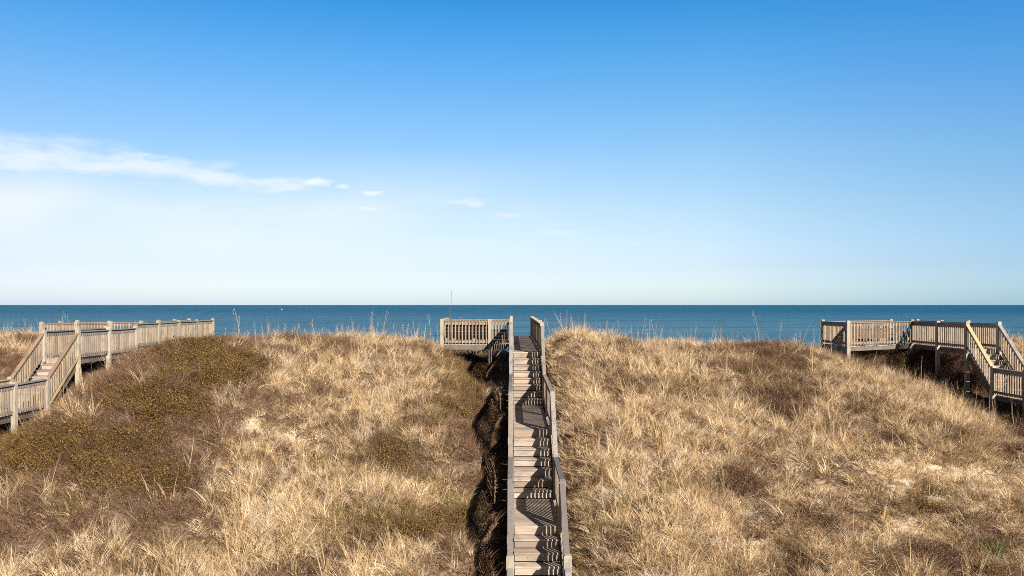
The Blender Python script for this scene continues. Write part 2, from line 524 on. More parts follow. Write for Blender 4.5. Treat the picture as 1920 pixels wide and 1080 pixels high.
GREY0, GREY1, GREY2 = (0.44, 0.385, 0.315), (0.56, 0.50, 0.425), (0.60, 0.47, 0.31)
w_tread = wood_mat('weathered_tread', (0.360, 0.278, 0.224), (0.495, 0.413, 0.350), (0.468, 0.363, 0.281), 'x')
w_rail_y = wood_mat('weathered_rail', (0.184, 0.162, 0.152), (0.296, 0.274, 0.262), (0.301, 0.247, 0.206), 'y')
w_shade = wood_mat('shade_brown_board', (0.10, 0.065, 0.045), (0.15, 0.10, 0.07), (0.2, 0.12, 0.08), 'x')  # brown kept dark to stand in for shade behind pickets
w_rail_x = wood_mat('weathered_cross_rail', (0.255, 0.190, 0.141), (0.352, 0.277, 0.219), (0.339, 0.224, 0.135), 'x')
w_post = wood_mat('weathered_post', (0.363, 0.318, 0.258), (0.466, 0.404, 0.332), (0.431, 0.377, 0.258), 'z')
w_bal = wood_mat('weathered_baluster', (0.278, 0.215, 0.163), (0.424, 0.345, 0.272), (0.424, 0.300, 0.179), 'z')
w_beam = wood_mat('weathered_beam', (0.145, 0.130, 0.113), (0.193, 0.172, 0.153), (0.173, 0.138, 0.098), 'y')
w_new = wood_mat('yellow_board', (0.428, 0.302, 0.147), (0.469, 0.359, 0.221), (0.455, 0.287, 0.129), 'y', 0.7)
w_rust = wood_mat('reddish_board', (0.24, 0.165, 0.115), (0.32, 0.225, 0.155), (0.34, 0.22, 0.13), 'y', 0.8)
w_mossy = wood_mat('greenish_post', (0.42, 0.44, 0.30), (0.52, 0.53, 0.38), (0.55, 0.52, 0.30), 'z')


def gz(x, y):
    return float(CAMZ - Hg(np.array([x]), np.array([y]))[0])


class Walkover:
    """one dune walkover: decks, flights of stairs, railings and their posts"""
    def __init__(self, name, loc, label, cat):
        self.loc = Vector(loc)
        self.root = empty(name, loc)
        tag(self.root, label, cat)
        self.posts = set()

    def part(self, name, mb, mat, parent=None):
        o = mb.build(name, mat, parent or self.root, self.loc)
        return o

    def post(self, x, y, h, up=1.05, w=0.14, mat=None, down=True, cap=True):
        key = (round(x, 2), round(y, 2))
        if key in self.posts: return
        self.posts.add(key)
        z = H2z(h)
        mb = MB()
        z0 = min(gz(x, y) - 0.25, z - 0.4) if down else z - 0.35
        mb.post(x, y, z0, z + up + random.uniform(-.015, .02), w, cap)
        self.part('post', mb, mat or w_post)

    def rail(self, p0, p1, hr=1.0, posts=True, cap_mat=None, bal=True, gap=0.145, side=0, capw=0.135, maxspan=2.35, trim=0.07, pmat=None, flush=False):
        """railing from p0 to p1, each (x, y, drop); split into panels with a post between them"""
        x0, y0, h0 = p0; x1, y1, h1 = p1
        L = math.hypot(x1 - x0, y1 - y0)
        n = max(1, int(math.ceil(L / maxspan)))
        for i in range(n):
            a = i / n; b = (i + 1) / n
            A = Vector((x0 + (x1 - x0) * a, y0 + (y1 - y0) * a, H2z(h0 + (h1 - h0) * a)))
            B = Vector((x0 + (x1 - x0) * b, y0 + (y1 - y0) * b, H2z(h0 + (h1 - h0) * b)))
            if posts:
                self.post(A.x, A.y, CAMZ - A.z, up=hr - .06 if flush else hr + .05, mat=pmat, cap=not flush)
                self.post(B.x, B.y, CAMZ - B.z, up=hr - .06 if flush else hr + .05, mat=pmat, cap=not flush)
            d = (B - A); l = math.hypot(d.x, d.y); e = trim / l
            P = A + d * e; Q = B - d * e
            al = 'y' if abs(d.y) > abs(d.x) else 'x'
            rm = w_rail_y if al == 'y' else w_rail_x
            up = Vector((0, 0, 1))
            jit = random.uniform(-.008, .008)
            mb = MB()                                   # handrail: flat cap over an upright board
            c0, c1 = (A, B) if flush else (P, Q)
            mb.beam(c0 + up * (hr - 0.019 + jit), c1 + up * (hr - 0.019 - jit), capw, 0.038)
            mb.beam(P + up * (hr - 0.041 - 0.066), Q + up * (hr - 0.041 - 0.066), 0.04, 0.132)
            mr = cap_mat(i, n) if callable(cap_mat) else cap_mat
            b_ = MB()
            nb = max(1, int(l / gap))
            for k in range(nb):
                s = (k + 0.5) / nb
                c = P.lerp(Q, s)
                w = 0.021
                jx = random.uniform(-.004, .004)
                if al == 'y':
                    b_.box(c.x - w + side * 0.04, c.x + w + side * 0.04, c.y - w + jx, c.y + w + jx, c.z + 0.04, c.z + hr - 0.045)
                else:
                    b_.box(c.x - w + jx, c.x + w + jx, c.y - w - 0.04, c.y + w - 0.04, c.z + 0.04, c.z + hr - 0.045)
            pan = self.part('balusters', b_, w_bal)
            pan.name = 'railing_panel'
            self.part('handrail', mb, mr or rm, pan)
            lo = MB()
            lo.beam(P + up * 0.12, Q + up * 0.12, 0.036, 0.085)
            self.part('bottom_rail', lo, rm, pan)

    def deck(self, x0, x1, y0, y1, h, boards='x', fascia=0.17):
        z = H2z(h)
        mb = MB()
        if boards == 'x':
            y = y0
            while y < y1 - 0.02:
                e = min(y + 0.135, y1)
                dz = random.uniform(-.003, .003)
                mb.box(x0 + random.uniform(-.008, .008), x1 + random.uniform(-.008, .008), y, e, z - 0.038 + dz, z + dz)
                y += 0.142
        dk = self.part('deck', mb, w_tread)
        b = MB()
        b.box(x0 + .005, x0 + .043, y0 + .01, y1 - .01, z - .04 - fascia, z - .045)
        b.box(x1 - .043, x1 - .005, y0 + .01, y1 - .01, z - .04 - fascia, z - .045)
        b.box(x0 + .045, x1 - .045, y0 + .01, y0 + .048, z - .04 - fascia, z - .045)
        b.box(x0 + .045, x1 - .045, y1 - .048, y1 - .01, z - .04 - fascia, z - .045)
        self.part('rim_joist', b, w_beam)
        return dk

    def flight(self, x0, x1, ytop, htop, n, r, tr, sgn=-1):
        """n risers descending towards -y (sgn=-1) or +y"""
        for k in range(1, n):
            h = htop + k * r
            ya = ytop + sgn * (k - 1) * tr; yb = ytop + sgn * k * tr
            lo, hi = min(ya, yb), max(ya, yb)
            if sgn < 0: lo -= 0.025; 
            else: hi += 0.025
            z = H2z(h)
            mb = MB()
            mid = (lo + hi) / 2
            j = random.uniform(-.006, .006)
            mb.box(x0 + j, x1 + j, lo, mid - .007, z - .038, z)
            mb.box(x0 - j, x1 - j, mid + .007, hi - .002, z - .038, z - random.uniform(0, .004))
            st = self.part('stair_tread', mb, w_tread)
        for k in range(1, n + 1):
            z = H2z(htop + (k - 1) * r)
            yb = ytop + sgn * (k - 1) * tr
            mb = MB()
            mb.box(x0 + .01, x1 - .01, yb - sgn * (-.002) if sgn > 0 else yb, yb + .022, z - r + .014, z - .042)
            self.part('stair_riser', mb, w_tread)
        for x in (x0 - .025, x1 + .025):
            s = MB()
            p0 = Vector((x, ytop + sgn * -0.05, H2z(htop) - 0.20)); 
            p1 = Vector((x, ytop + sgn * ((n - 1) * tr), H2z(htop + n * r) - 0.14))
            s.beam(p0, p1, 0.04, 0.34)
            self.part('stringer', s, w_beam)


# ------------------------------------------------------------------ centre walkover
PL, PR = -0.035, 1.055            # rail lines
TX0, TX1 = 0.045, 0.98            # treads
cw = Walkover('dune_walkover', (0.5, L2F, gz(0.5, L2F)),
              'long weathered wooden stairway climbing the dune in the middle, with two landings', 'boardwalk stairs')
FAR = 42.6
cw.deck(TX0 - .06, TX1 + .06, C_DECK_Z0, FAR, C_DECK_H)
cw.flight(TX0, TX1, C_DECK_Z0, C_DECK_H, 8, RIS, TR)
cw.deck(TX0, TX1, L1F, L1B + .0, L1H)
cw.flight(TX0, TX1, L1F, L1H, 7, RIS, TR)
cw.deck(TX0, TX1, L2F, L2B, L2H)
cw.flight(TX0, TX1, L2F, L2H, 11, 0.19, TR)
cw.deck(TX0, TX1, L3F, L3B, L3H)
cw.flight(TX0, TX1, L3F, L3H, 6, 0.19, TR)
cw.flight(TX0, TX1, FAR, C_DECK_H, 9, RIS, TR, sgn=1)
for X in (PL, PR):
    cw.post(X, L2F - .02 - 1.66, L2H + 1.14, up=1.03, w=0.15)
    if X > 0:
        cw.rail((X, C_DECK_Z0 - .05, C_DECK_H), (X, FAR, C_DECK_H))
    else:
        cw.rail((X, C_DECK_Z0 - .05, C_DECK_H), (X, 33.5, C_DECK_H))
        cw.rail((X, 36.4, C_DECK_H), (X, FAR, C_DECK_H))
    cw.rail((X, L1B, L1H), (X, C_DECK_Z0 - .05, C_DECK_H), maxspan=3, flush=True, capw=0.11)
    cw.rail((X, L1F - .02, L1H), (X, L1B, L1H), maxspan=2.7, flush=True, capw=0.11)
    cw.rail((X, L2B, L2H), (X, L1F - .02, L1H), maxspan=3, flush=True, capw=0.11)
    cw.rail((X, L2F - .02, L2H), (X, L2B, L2H), maxspan=2.7, flush=True, capw=0.11)
    ym = L2F - .02 - 1.66
    hm = L2H + (L3H - L2H) * 1.66 / (L2F - .02 - L3B)
    cw.rail((X, ym, hm), (X, L2F - .02, L2H), flush=True, capw=0.11)
    cw.rail((X, L3B, L3H), (X, ym, hm), flush=True, capw=0.11)
    cw.rail((X, L3F, L3H), (X, L3B, L3H), flush=True, capw=0.11)
    cw.rail((X, FAR + 8 * TR, C_DECK_H + 9 * RIS), (X, FAR, C_DECK_H), maxspan=3, flush=True, capw=0.11)
# side deck at the top, to the left
cw.deck(-2.95, TX0 - .065, 33.5, 36.4, C_DECK_H)
cw.rail((-2.93, 33.5, C_DECK_H), (-0.93, 33.5, C_DECK_H))
cw.rail((-0.93, 33.5, C_DECK_H), (PL, 33.5, C_DECK_H))
mb = MB()                                             # seat back added behind the front pickets, dark colour standing for shade
for k in range(4):
    mb.box(-2.82, -0.98, 33.60, 33.635, H2z(C_DECK_H) + .26 + k * .145, H2z(C_DECK_H) + .26 + k * .145 + .135)
for k in range(4):
    mb.box(-0.86, -0.20, 33.60, 33.635, H2z(C_DECK_H) + .06 + k * .145, H2z(C_DECK_H) + .06 + k * .145 + .135)
cw.part('added_seat_back', mb, w_shade)
cw.rail((-2.93, 33.5, C_DECK_H), (-2.93, 36.4, C_DECK_H))
cw.rail((-2.93, 36.4, C_DECK_H), (PL, 36.4, C_DECK_H), maxspan=5)
mb = MB()                                             # bench along the side deck
mb.box(-2.8, -0.6, 35.75, 36.15, H2z(C_DECK_H) + .40, H2z(C_DECK_H) + .44)
for x in (-2.6, -1.7, -0.8):
    mb.box(x - .04, x + .04, 35.85, 36.1, H2z(C_DECK_H), H2z(C_DECK_H) + .398)
cw.part('bench', mb, w_rail_x)

# ------------------------------------------------------------------ left walkover
LX1, LX0 = -15.9, -17.15
lw = Walkover('dune_walkover', (-16.5, 27.4, gz(-16.5, 27.4)),
              'sunlit wooden walkover at the left edge with bright pickets and a yellowish rail', 'boardwalk stairs')
LDH, UDH, LLH = 1.97, 1.80, 3.53
lw.deck(LX0 + .08, LX1 - .08, 29.3, 33.8, LDH)
lw.deck(LX0 + .08, LX1 - .08, 33.805, 42.5, UDH)
lw.deck(LX0 + .08, LX1 - .08, 21.5, 27.35, LLH)
lw.flight(LX0 + .08, LX1 - .08, 29.3, LDH, 8, 0.195, TR)
lw.flight(LX0 + .08, LX1 - .08, 21.5, LLH, 6, 0.195, TR)
rust = lambda i, n: w_rust if i % 2 == 0 else None
yel = lambda i, n: w_new if i == n - 1 else None
lw.rail((LX1, 29.3, LDH), (LX1, 33.8, LDH), cap_mat=None, maxspan=2.4)
lw.rail((LX0, 29.3, LDH), (LX0, 33.8, LDH), maxspan=2.4)
lw.rail((LX1, 33.8, UDH), (LX1, 42.5, UDH), maxspan=2.2)
lw.rail((LX0, 37.0, UDH), (LX0, 42.5, UDH), maxspan=2.2)
lw.rail((LX1, 27.34, LLH), (LX1, 29.3, LDH), maxspan=3, cap_mat=w_rust)
lw.rail((LX0, 27.34, LLH), (LX0, 29.3, LDH), maxspan=3, cap_mat=w_rust)
lw.rail((LX1, 22.0, LLH), (LX1, 27.34, LLH), maxspan=2.0)
lw.rail((LX0, 22.0, LLH), (LX0, 27.34, LLH), maxspan=2.0, cap_mat=w_new)
mb = MB()                                            # pale new board along the foot of the stair pickets
mb.beam((LX1 + .06, 27.4, H2z(LLH) + .10), (LX1 + .06, 29.25, H2z(LDH) + .08), .03, .10)
lw.part('edge_board', mb, w_new)
mb = MB()
mb.box(LX0 + .1, LX1 - .1, 33.76, 33.795, H2z(LDH) + .0, H2z(UDH) - .04)
lw.part('stair_riser', mb, w_new)
# side deck
lw.deck(-20.15, LX0 + .075, 34.2, 37.0, UDH)
lw.rail((-20.1, 34.2, UDH), (LX0, 34.2, UDH), maxspan=1.6)
lw.rail((-20.1, 34.2, UDH), (-20.1, 37.0, UDH))
lw.rail((-20.1, 37.0, UDH), (LX0, 37.0, UDH), maxspan=1.6)

# ------------------------------------------------------------------ right walkover
RX0, RX1 = 17.8, 19.05
RDH = 1.73
rw = Walkover('dune_walkover', (18.4, 30.5, gz(18.4, 30.5)),
              'shaded wooden walkover at the right edge with a yellow handrail and angled side deck', 'boardwalk stairs')
rw.deck(RX0 + .08, RX1 - .08, 31.3, 37.6, RDH)
rw.flight(RX0 + .08, RX1 - .08, 31.3, RDH, 8, 0.2, 0.245)
RLH = RDH + 8 * .2
RLB = 31.3 - 7 * .245
rw.deck(RX0 + .08, RX1 - .08, 23.5, RLB, RLH)
rw.rail((RX0, 31.3, RDH), (RX0, 35.6, RDH), maxspan=2.2)
rw.flight(RX0 + .08, RX1 - .08, 37.6, RDH, 9, 0.2, TR, sgn=1)
for X in (RX0, RX1):
    rw.rail((X, 37.6 + 8 * TR, RDH + 1.8), (X, 37.6, RDH), maxspan=3)
rw.rail((RX1, 31.3, RDH), (RX1, 37.6, RDH), maxspan=2.1)
rw.rail((RX0, RLB, RLH), (RX0, 31.3, RDH), maxspan=3, cap_mat=w_new)
rw.rail((RX1, RLB, RLH), (RX1, 31.3, RDH), maxspan=3)
rw.rail((RX0, 24.0, RLH), (RX0, RLB, RLH), maxspan=2.0)
rw.rail((RX1, 24.0, RLH), (RX1, RLB, RLH), maxspan=2.0)
# angled side deck
A0 = (13.95, 33.2); A1 = (RX0, 35.6)
mb = MB()
y = 33.2
z = H2z(RDH)
while y < 37.55:
    xr = RX0 + .075 if y > 35.5 else A0[0] + (y + .0 - A0[1]) * (A1[0] - A0[0]) / (A1[1] - A0[1])
    if xr - A0[0] > 0.15 and y < 35.9:
        mb.box(A0[0], xr, y, y + .135, z - .038, z)
    y += .142
rw.part('deck', mb, w_tread)
mb = MB()
mb.beam((A0[0], A0[1] - .03, z - .12), (A1[0], A1[1] - .03, z - .12), .04, .15)
mb.beam((A0[0] - .02, A0[1], z - .16), (A0[0] - .02, 35.9, z - .16), .04, .24)
mb.beam((A0[0], 35.93, z - .16), (RX0, 37.5, z - .16), .04, .24)
rw.part('rim_joist', mb, w_beam)
rw.rail((A0[0], A0[1], RDH), (A1[0], A1[1], RDH), maxspan=5, gap=0.21)
mb = MB()
dA = Vector((A1[0] - A0[0], A1[1] - A0[1], 0)).normalized(); nA = Vector((-dA.y, dA.x, 0)) * .12
for k in range(3):
    q = Vector((A0[0], A0[1], H2z(RDH) + .36 + k * .15)) + nA
    mb.beam(q + dA * .25, q + dA * 4.2, .035, .125)
rw.part('added_seat_back', mb, w_shade)  # added backing boards, shade put into their colour
rw.rail((A0[0], A0[1], RDH), (A0[0], 35.9, RDH), maxspan=5)
rw.rail((A0[0], 35.9, RDH), (RX0, 37.6, RDH), maxspan=5)
mb = MB()
mb.box(15.9, 17.5, 36.3, 36.62, z + .40, z + .44)
for x in (16.1, 17.3):
    mb.box(x - .04, x + .04, 36.35, 36.6, z - .3, z + .398)
rw.part('bench', mb, w_rail_x)


# ------------------------------------------------------------------ vegetation
def veg_mat(name, ramp, zone_dark, trans=0.25, zscale=0.35, zamt=0.6, zone2=None):
    """blade colour: random per blade (attribute) x large patches of drier / browner growth"""
    m, t, out = new_mat(name)
    g = t.n('ShaderNodeNewGeometry')
    at = t.n('ShaderNodeVertexColor', layer_name='tone')
    oi = t.n('ShaderNodeObjectInfo')
    sp = t.n('ShaderNodeSeparateColor', i_0=at.outputs[0])
    zn = t.noise(g.outputs['Position'], zscale, 4, 0.6)
    zn2 = t.noise(g.outputs['Position'], 2.4, 2, 0.5)
    f = t.m('ADD', t.m('MULTIPLY', sp.outputs[0], 0.66), t.m('MULTIPLY', oi.outputs['Random'], 0.34))
    col = t.ramp(f, ramp)
    zf = t.smooth(t.m('ADD', zn, t.m('MULTIPLY', t.m('SUBTRACT', zn2, 0.5), 0.6)), 0.48, 0.72)
    col = t.mix(t.m('MULTIPLY', zf, zamt), col, zone_dark, 'MIX')
    if zone2 is not None:
        zn3 = t.noise(t.mapping(g.outputs['Position'], loc=(31, 17, 5)), zscale * 1.6, 3, 0.6)
        col = t.mix(t.m('MULTIPLY', t.smooth(zn3, 0.52, 0.70), 0.6), col, zone2)
    df = t.n('ShaderNodeBsdfDiffuse', i_Color=col)
    tr = t.n('ShaderNodeBsdfTranslucent', i_Color=col)
    mx = t.n('ShaderNodeMixShader', i_0=trans, i_1=df.outputs[0], i_2=tr.outputs[0])
    t.set(out.inputs[0], mx.outputs[0])
    return m


m_straw = veg_mat('straw_grass', [(0.0, (0.10, 0.055, 0.028)), (0.2, (0.36, 0.235, 0.12)), (0.40, (0.71, 0.49, 0.28)), (0.66, (0.89, 0.69, 0.44)), (1.0, (0.97, 0.86, 0.66))],
                  (0.22, 0.115, 0.055), trans=0.12, zscale=0.6, zamt=0.58, zone2=(0.76, 0.62, 0.49))
m_olive = veg_mat('olive_grass', [(0.0, (0.05, 0.036, 0.012)), (0.4, (0.22, 0.155, 0.06)), (0.75, (0.48, 0.35, 0.16)), (1.0, (0.78, 0.60, 0.35))], (0.17, 0.105, 0.045), 0.1, zamt=0.45)
m_brush = veg_mat('brown_brush', [(0.0, (0.04, 0.022, 0.014)), (0.4, (0.17, 0.10, 0.062)), (0.75, (0.34, 0.21, 0.135)), (1.0, (0.60, 0.46, 0.34))], (0.19, 0.112, 0.072), 0.08, zamt=0.5)
m_leaf = veg_mat('shrub_leaf', [(0.0, (0.03, 0.02, 0.01)), (0.35, (0.11, 0.065, 0.03)), (0.62, (0.21, 0.13, 0.05)), (0.84, (0.31, 0.195, 0.07)), (0.96, (0.40, 0.27, 0.13)), (1.0, (0.5, 0.19, 0.10))],
                 (0.22, 0.135, 0.085), 0.1, zscale=0.5, zamt=0.6)
m_oat = veg_mat('sea_oat_stalk', [(0.0, (0.42, 0.35, 0.25)), (1.0, (0.62, 0.53, 0.40))], (0.6, 0.5, 0.35), 0.1, zamt=0.2)
m_green = veg_mat('green_blade', [(0.0, (0.06, 0.09, 0.02)), (0.6, (0.16, 0.22, 0.06)), (1.0, (0.36, 0.38, 0.15))], (0.12, 0.2, 0.05), 0.2, zamt=0.2)
m_stick = veg_mat('dead_stick', [(0.0, (0.15, 0.12, 0.09)), (1.0, (0.25, 0.2, 0.15))], (0.2, 0.15, 0.1), 0.0, zamt=0.2)


def blades(n, R, hmin, hmax, lean, bend, w, seed, seg=3, wind=(0, 0)):
    """n curved blades growing from a disc of radius R -> verts, tri/quads (as quads), tone"""
    r = np.random.default_rng(seed)
    ng_ = max(1, int(n / 2.6)); gi_ = r.integers(0, ng_, n)
    a = r.uniform(0, 2 * np.pi, ng_)[gi_] + r.normal(0, 0.2, n); rad = R * np.sqrt(r.uniform(0, 1, ng_)[gi_]) + r.normal(0, 0.012, n)
    rad = np.abs(rad)
    bx = rad * np.cos(a); by = rad * np.sin(a)
    h = r.uniform(hmin, hmax, ng_)[gi_] * r.uniform(0.8, 1.1, n)
    da = a + r.normal(0, 1.1, ng_)[gi_] + r.normal(0, 0.12, n)
    ln = lean * (0.4 + rad / R) * (r.uniform(0.3, 1.4, ng_)[gi_] + r.normal(0, .06, n))
    lx = np.cos(da) * ln + wind[0]; ly = np.sin(da) * ln + wind[1]
    bd = bend * (r.uniform(0.2, 1.6, ng_)[gi_] + r.normal(0, .08, n))
    fa = r.uniform(0, np.pi, n)
    ww = w * r.uniform(0.6, 1.3, n)
    V = np.zeros((n, (seg + 1) * 2, 3)); tone = np.zeros((n, (seg + 1) * 2))
    tb = np.clip(r.uniform(-0.05, 1.05, ng_)[gi_] + r.normal(0, 0.06, n), 0, 1)
    for k in range(seg + 1):
        s = k / seg
        hz = h * (s - 0.22 * bd * s ** 2.5) - 0.03 * (k == 0)
        cx = bx + h * (lx * s + np.cos(da) * bd * 0.5 * s ** 2)
        cy = by + h * (ly * s + np.sin(da) * bd * 0.5 * s ** 2)
        hw = ww * 0.5 * (1 - 0.85 * s ** 1.5)
        for q, sg in ((0, -1), (1, 1)):
            V[:, k * 2 + q, 0] = cx + sg * hw * np.cos(fa)
            V[:, k * 2 + q, 1] = cy + sg * hw * np.sin(fa)
            V[:, k * 2 + q, 2] = hz
            tone[:, k * 2 + q] = tb
    base = (np.arange(n) * (seg + 1) * 2)[:, None]
    Fs = np.concatenate([base + np.array([[2 * k, 2 * k + 1, 2 * k + 3, 2 * k + 2]]) for k in range(seg)], 0)
    return V.reshape(-1, 3), Fs, tone.ravel()


def leaves(n, Rx, Rz, z0, sz, seed):
    """small leaf faces spread in a low dome"""
    r = np.random.default_rng(seed)
    d = r.normal(0, 1, (n, 3)); d /= np.linalg.norm(d, axis=1)[:, None]
    d[:, 2] = np.abs(d[:, 2])
    rr = r.uniform(0.35, 1.0, n) ** 0.6
    lump = 0.75 + 0.35 * np.sin(d[:, 0] * 5 + seed) * np.cos(d[:, 1] * 4 + 2 * seed)
    c = d * rr[:, None] * lump[:, None] * np.array([Rx, Rx, Rz])
    c[:, 2] += z0
    u_ = r.normal(0, 1, (n, 3)); u_ /= np.linalg.norm(u_, axis=1)[:, None]
    v_ = np.cross(u_, r.normal(0, 1, (n, 3))); v_ /= np.linalg.norm(v_, axis=1)[:, None]
    s = sz * r.uniform(0.5, 1.4, n)[:, None]
    V = np.stack([c - u_ * s, c + v_ * s * 0.45, c + u_ * s, c - v_ * s * 0.45], 1)
    Fs = (np.arange(n) * 4)[:, None] + np.arange(4)[None]
    tone = np.repeat(r.uniform(0, 1, n), 4)
    return V.reshape(-1, 3), Fs, tone


def joinm(parts):
    V = []; Fs = []; T = []; o = 0
    for v_, f_, t_ in parts:
        V.append(v_); Fs.append(f_ + o); T.append(t_); o += len(v_)
    return np.concatenate(V), np.concatenate(Fs), np.concatenate(T)


def proto(coll, name, geom, mat):
    me = np_mesh(name, geom[0], geom[1], mat, {'tone': geom[2]})
    o = bpy.data.objects.new(name, me)
    coll.objects.link(o)


def scatter(name, coll, P, rot, scl, idx, label):
    """one object: every point carries one clump of the collection"""
    me = bpy.data.meshes.new(name)
    me.vertices.add(len(P)); me.vertices.foreach_set('co', P.astype(np.float32).ravel())
    a = me.attributes.new('rotv', 'FLOAT_VECTOR', 'POINT'); a.data.foreach_set('vector', rot.astype(np.float32).ravel())
    a = me.attributes.new('sclv', 'FLOAT_VECTOR', 'POINT'); a.data.foreach_set('vector', scl.astype(np.float32).ravel())
    a = me.attributes.new('idxv', 'INT', 'POINT'); a.data.foreach_set('value', idx.astype(np.int32).ravel())
    o = link(bpy.data.objects.new(name, me))
    ng = bpy.data.node_groups.new(name + '_nodes', 'GeometryNodeTree')
    ng.interface.new_socket('Geometry', in_out='INPUT', socket_type='NodeSocketGeometry')
    ng.interface.new_socket('Geometry', in_out='OUTPUT', socket_type='NodeSocketGeometry')
    N = ng.nodes; Lk = ng.links
    gi = N.new('NodeGroupInput'); go = N.new('NodeGroupOutput')
    ci = N.new('GeometryNodeCollectionInfo'); ci.inputs['Collection'].default_value = coll
    ci.inputs['Separate Children'].default_value = True; ci.inputs['Reset Children'].default_value = True
    ip = N.new('GeometryNodeInstanceOnPoints')
    ip.inputs['Pick Instance'].default_value = True
    def na_(nm, dt):
        q = N.new('GeometryNodeInputNamedAttribute'); q.data_type = dt; q.inputs['Name'].default_value = nm
        return [s for s in q.outputs if s.enabled and s.name == 'Attribute'][0]
    Lk.new(gi.outputs[0], ip.inputs['Points']); Lk.new(ci.outputs[0], ip.inputs['Instance'])
    Lk.new(na_('idxv', 'INT'), ip.inputs['Instance Index'])
    er = N.new('FunctionNodeEulerToRotation')
    Lk.new(na_('rotv', 'FLOAT_VECTOR'), er.inputs[0]); Lk.new(er.outputs[0], ip.inputs['Rotation'])
    Lk.new(na_('sclv', 'FLOAT_VECTOR'), ip.inputs['Scale'])
    Lk.new(ip.outputs[0], go.inputs[0])
    md = o.modifiers.new('scatter', 'NODES'); md.node_group = ng
    tag(o, label, kind='stuff')
    o['category'] = 'vegetation'
    return o


# prototypes (never linked to the scene; only scattered)
c_straw = bpy.data.collections.new('straw_tufts')
for k in range(10):
    tall = 0.55 + 0.13 * (k % 5)
    sp_ = (0.10, 0.16, 0.13)[k % 3]
    g1 = blades(44, sp_, 0.16 * tall, 0.66 * tall, 0.36, 0.85, 0.0085, 100 + k, seg=4)
    g2 = blades(5, 0.08, 0.5 * tall, 0.9 * tall, 0.25, 0.8, 0.008, 200 + k, wind=(-0.05, 0.02))
    g3 = blades(26, 0.20, 0.08, 0.22, 0.9, 1.2, 0.010, 300 + k)
    if k in (4, 9):
        g2 = blades(2, 0.12, 0.9, 1.3, 0.05, 0.12, 0.009, 250 + k)
    proto(c_straw, 'straw_tuft_%d' % k, joinm([g1, g2, g3]), m_straw)
c_mat = bpy.data.collections.new('lodged_grass')
for k in range(6):
    g1 = blades(54, 0.22, 0.08, 0.27, 1.2, 1.5, 0.009, 400 + k, seg=4)
    g2 = leaves(16, 0.2, 0.12, 0.02, 0.02, 450 + k)
    proto(c_mat, 'lodged_grass_%d' % k, joinm([g1, g2]), m_straw)
c_olive = bpy.data.collections.new('olive_tufts')
for k in range(5):
    g1 = blades(50, 0.2, 0.15, 0.5, 0.45, 0.8, 0.010, 500 + k)
    g2 = leaves(60, 0.26, 0.3, 0.05, 0.018, 520 + k)
    proto(c_olive, 'olive_tuft_%d' % k, joinm([g1, g2]), m_olive)
c_brush = bpy.data.collections.new('brush_clumps')
for k in range(6):
    parts = [blades(60, 0.24, 0.12, 0.46, 0.8, 0.6, 0.008, 600 + k)]
    parts.append(leaves(90, 0.30, 0.36, 0.05, 0.016, 620 + k))
    proto(c_brush, 'brush_clump_%d' % k, joinm(parts), m_brush)
c_shrub = bpy.data.collections.new('shrub_clumps')
for k in range(6):
    parts = [blades(24, 0.25, 0.15, 0.42, 0.8, 0.2, 0.009, 700 + k, seg=2)]
    parts.append(leaves(260, 0.26 + .03 * (k % 3), 0.36, 0.04, 0.021, 720 + k))
    proto(c_shrub, 'shrub_clump_%d' % k, joinm(parts), m_leaf)

# candidate points over the dune (a jittered density that follows the visible fan)
N0 = 150000
Zs = 12.5 + (41.5 - 12.5) * rng.uniform(0, 1, N0) ** 0.9
Xs = rng.uniform(-1, 1, N0) * (Zs * 0.70 + 4)
Hs = Hg(Xs, Zs)
pxs, pys = px_of(Xs, Zs, Hs)
nz = fbm(Xs * 0.5, Zs * 0.5, 11.0); nz2 = fbm(Xs * 1.3, Zs * 1.3, 21.0); nz3 = fbm(Xs * 0.9, Zs * 0.9, 41.0)
jx = pxs + (nz - .5) * 160; jy = pys + (nz2 - .5) * 90

SHRUB = [(1692, 668, 28, 26, 1.2), (60, 855, 130, 30, .8), (240, 905, 150, 30, .6), (130, 825, 150, 34, .95), (290, 755, 110, 42, .9), (400, 690, 110, 34, .85), (330, 652, 120, 20, .8), (200, 880, 120, 40, .55),
         (870, 700, 50, 40, .55), (740, 860, 70, 30, .6), (770, 1000, 110, 26, .5), (880, 760, 40, 40, .6), (1750, 955, 50, 22, .5)]
BRUSH = [(250, 740, 270, 125, 1.0), (100, 860, 220, 90, .9), (40, 680, 90, 50, .8), (100, 990, 340, 110, .9), (340, 860, 170, 100, .8),
         (565, 650, 130, 34, 2.2), (440, 760, 70, 60, .8), (1400, 672, 130, 32, 1.0), (1490, 745, 95, 40, 1.0), (1610, 690, 90, 30, .9), (1390, 910, 60, 28, .9),
         (1760, 830, 120, 40, .85), (1880, 830, 70, 80, .8), (1720, 1060, 130, 34, .9), (40, 640, 90, 40, .6), (915, 990, 45, 120, 1.1),
         (910, 840, 45, 90, 1.1), (900, 700, 40, 50, .9), (1870, 1000, 110, 70, .7), (1520, 652, 34, 24, 1.2), (720, 850, 110, 60, .7), (1600, 950, 120, 60, .55),  # brush left of the centre stairs put in to darken their shaded strip
         (1180, 640, 60, 20, .7), (1660, 760, 60, 30, .5)]
OLIVE = [(730, 850, 90, 50, .9), (850, 700, 80, 40, .8), (720, 990, 130, 50, .8), (1450, 700, 70, 24, .6), 
         (870, 770, 60, 50, .8), (1240, 900, 50, 34, .5), (1750, 960, 70, 28, .6), (600, 880, 90, 34, .5), (840, 950, 60, 80, .6), (330, 1040, 120, 40, .5), (1290, 720, 60, 30, .5)]
fs = blob(jx, jy, SHRUB); fb = blob(jx, jy, BRUSH); fo = blob(jx, jy, OLIVE)
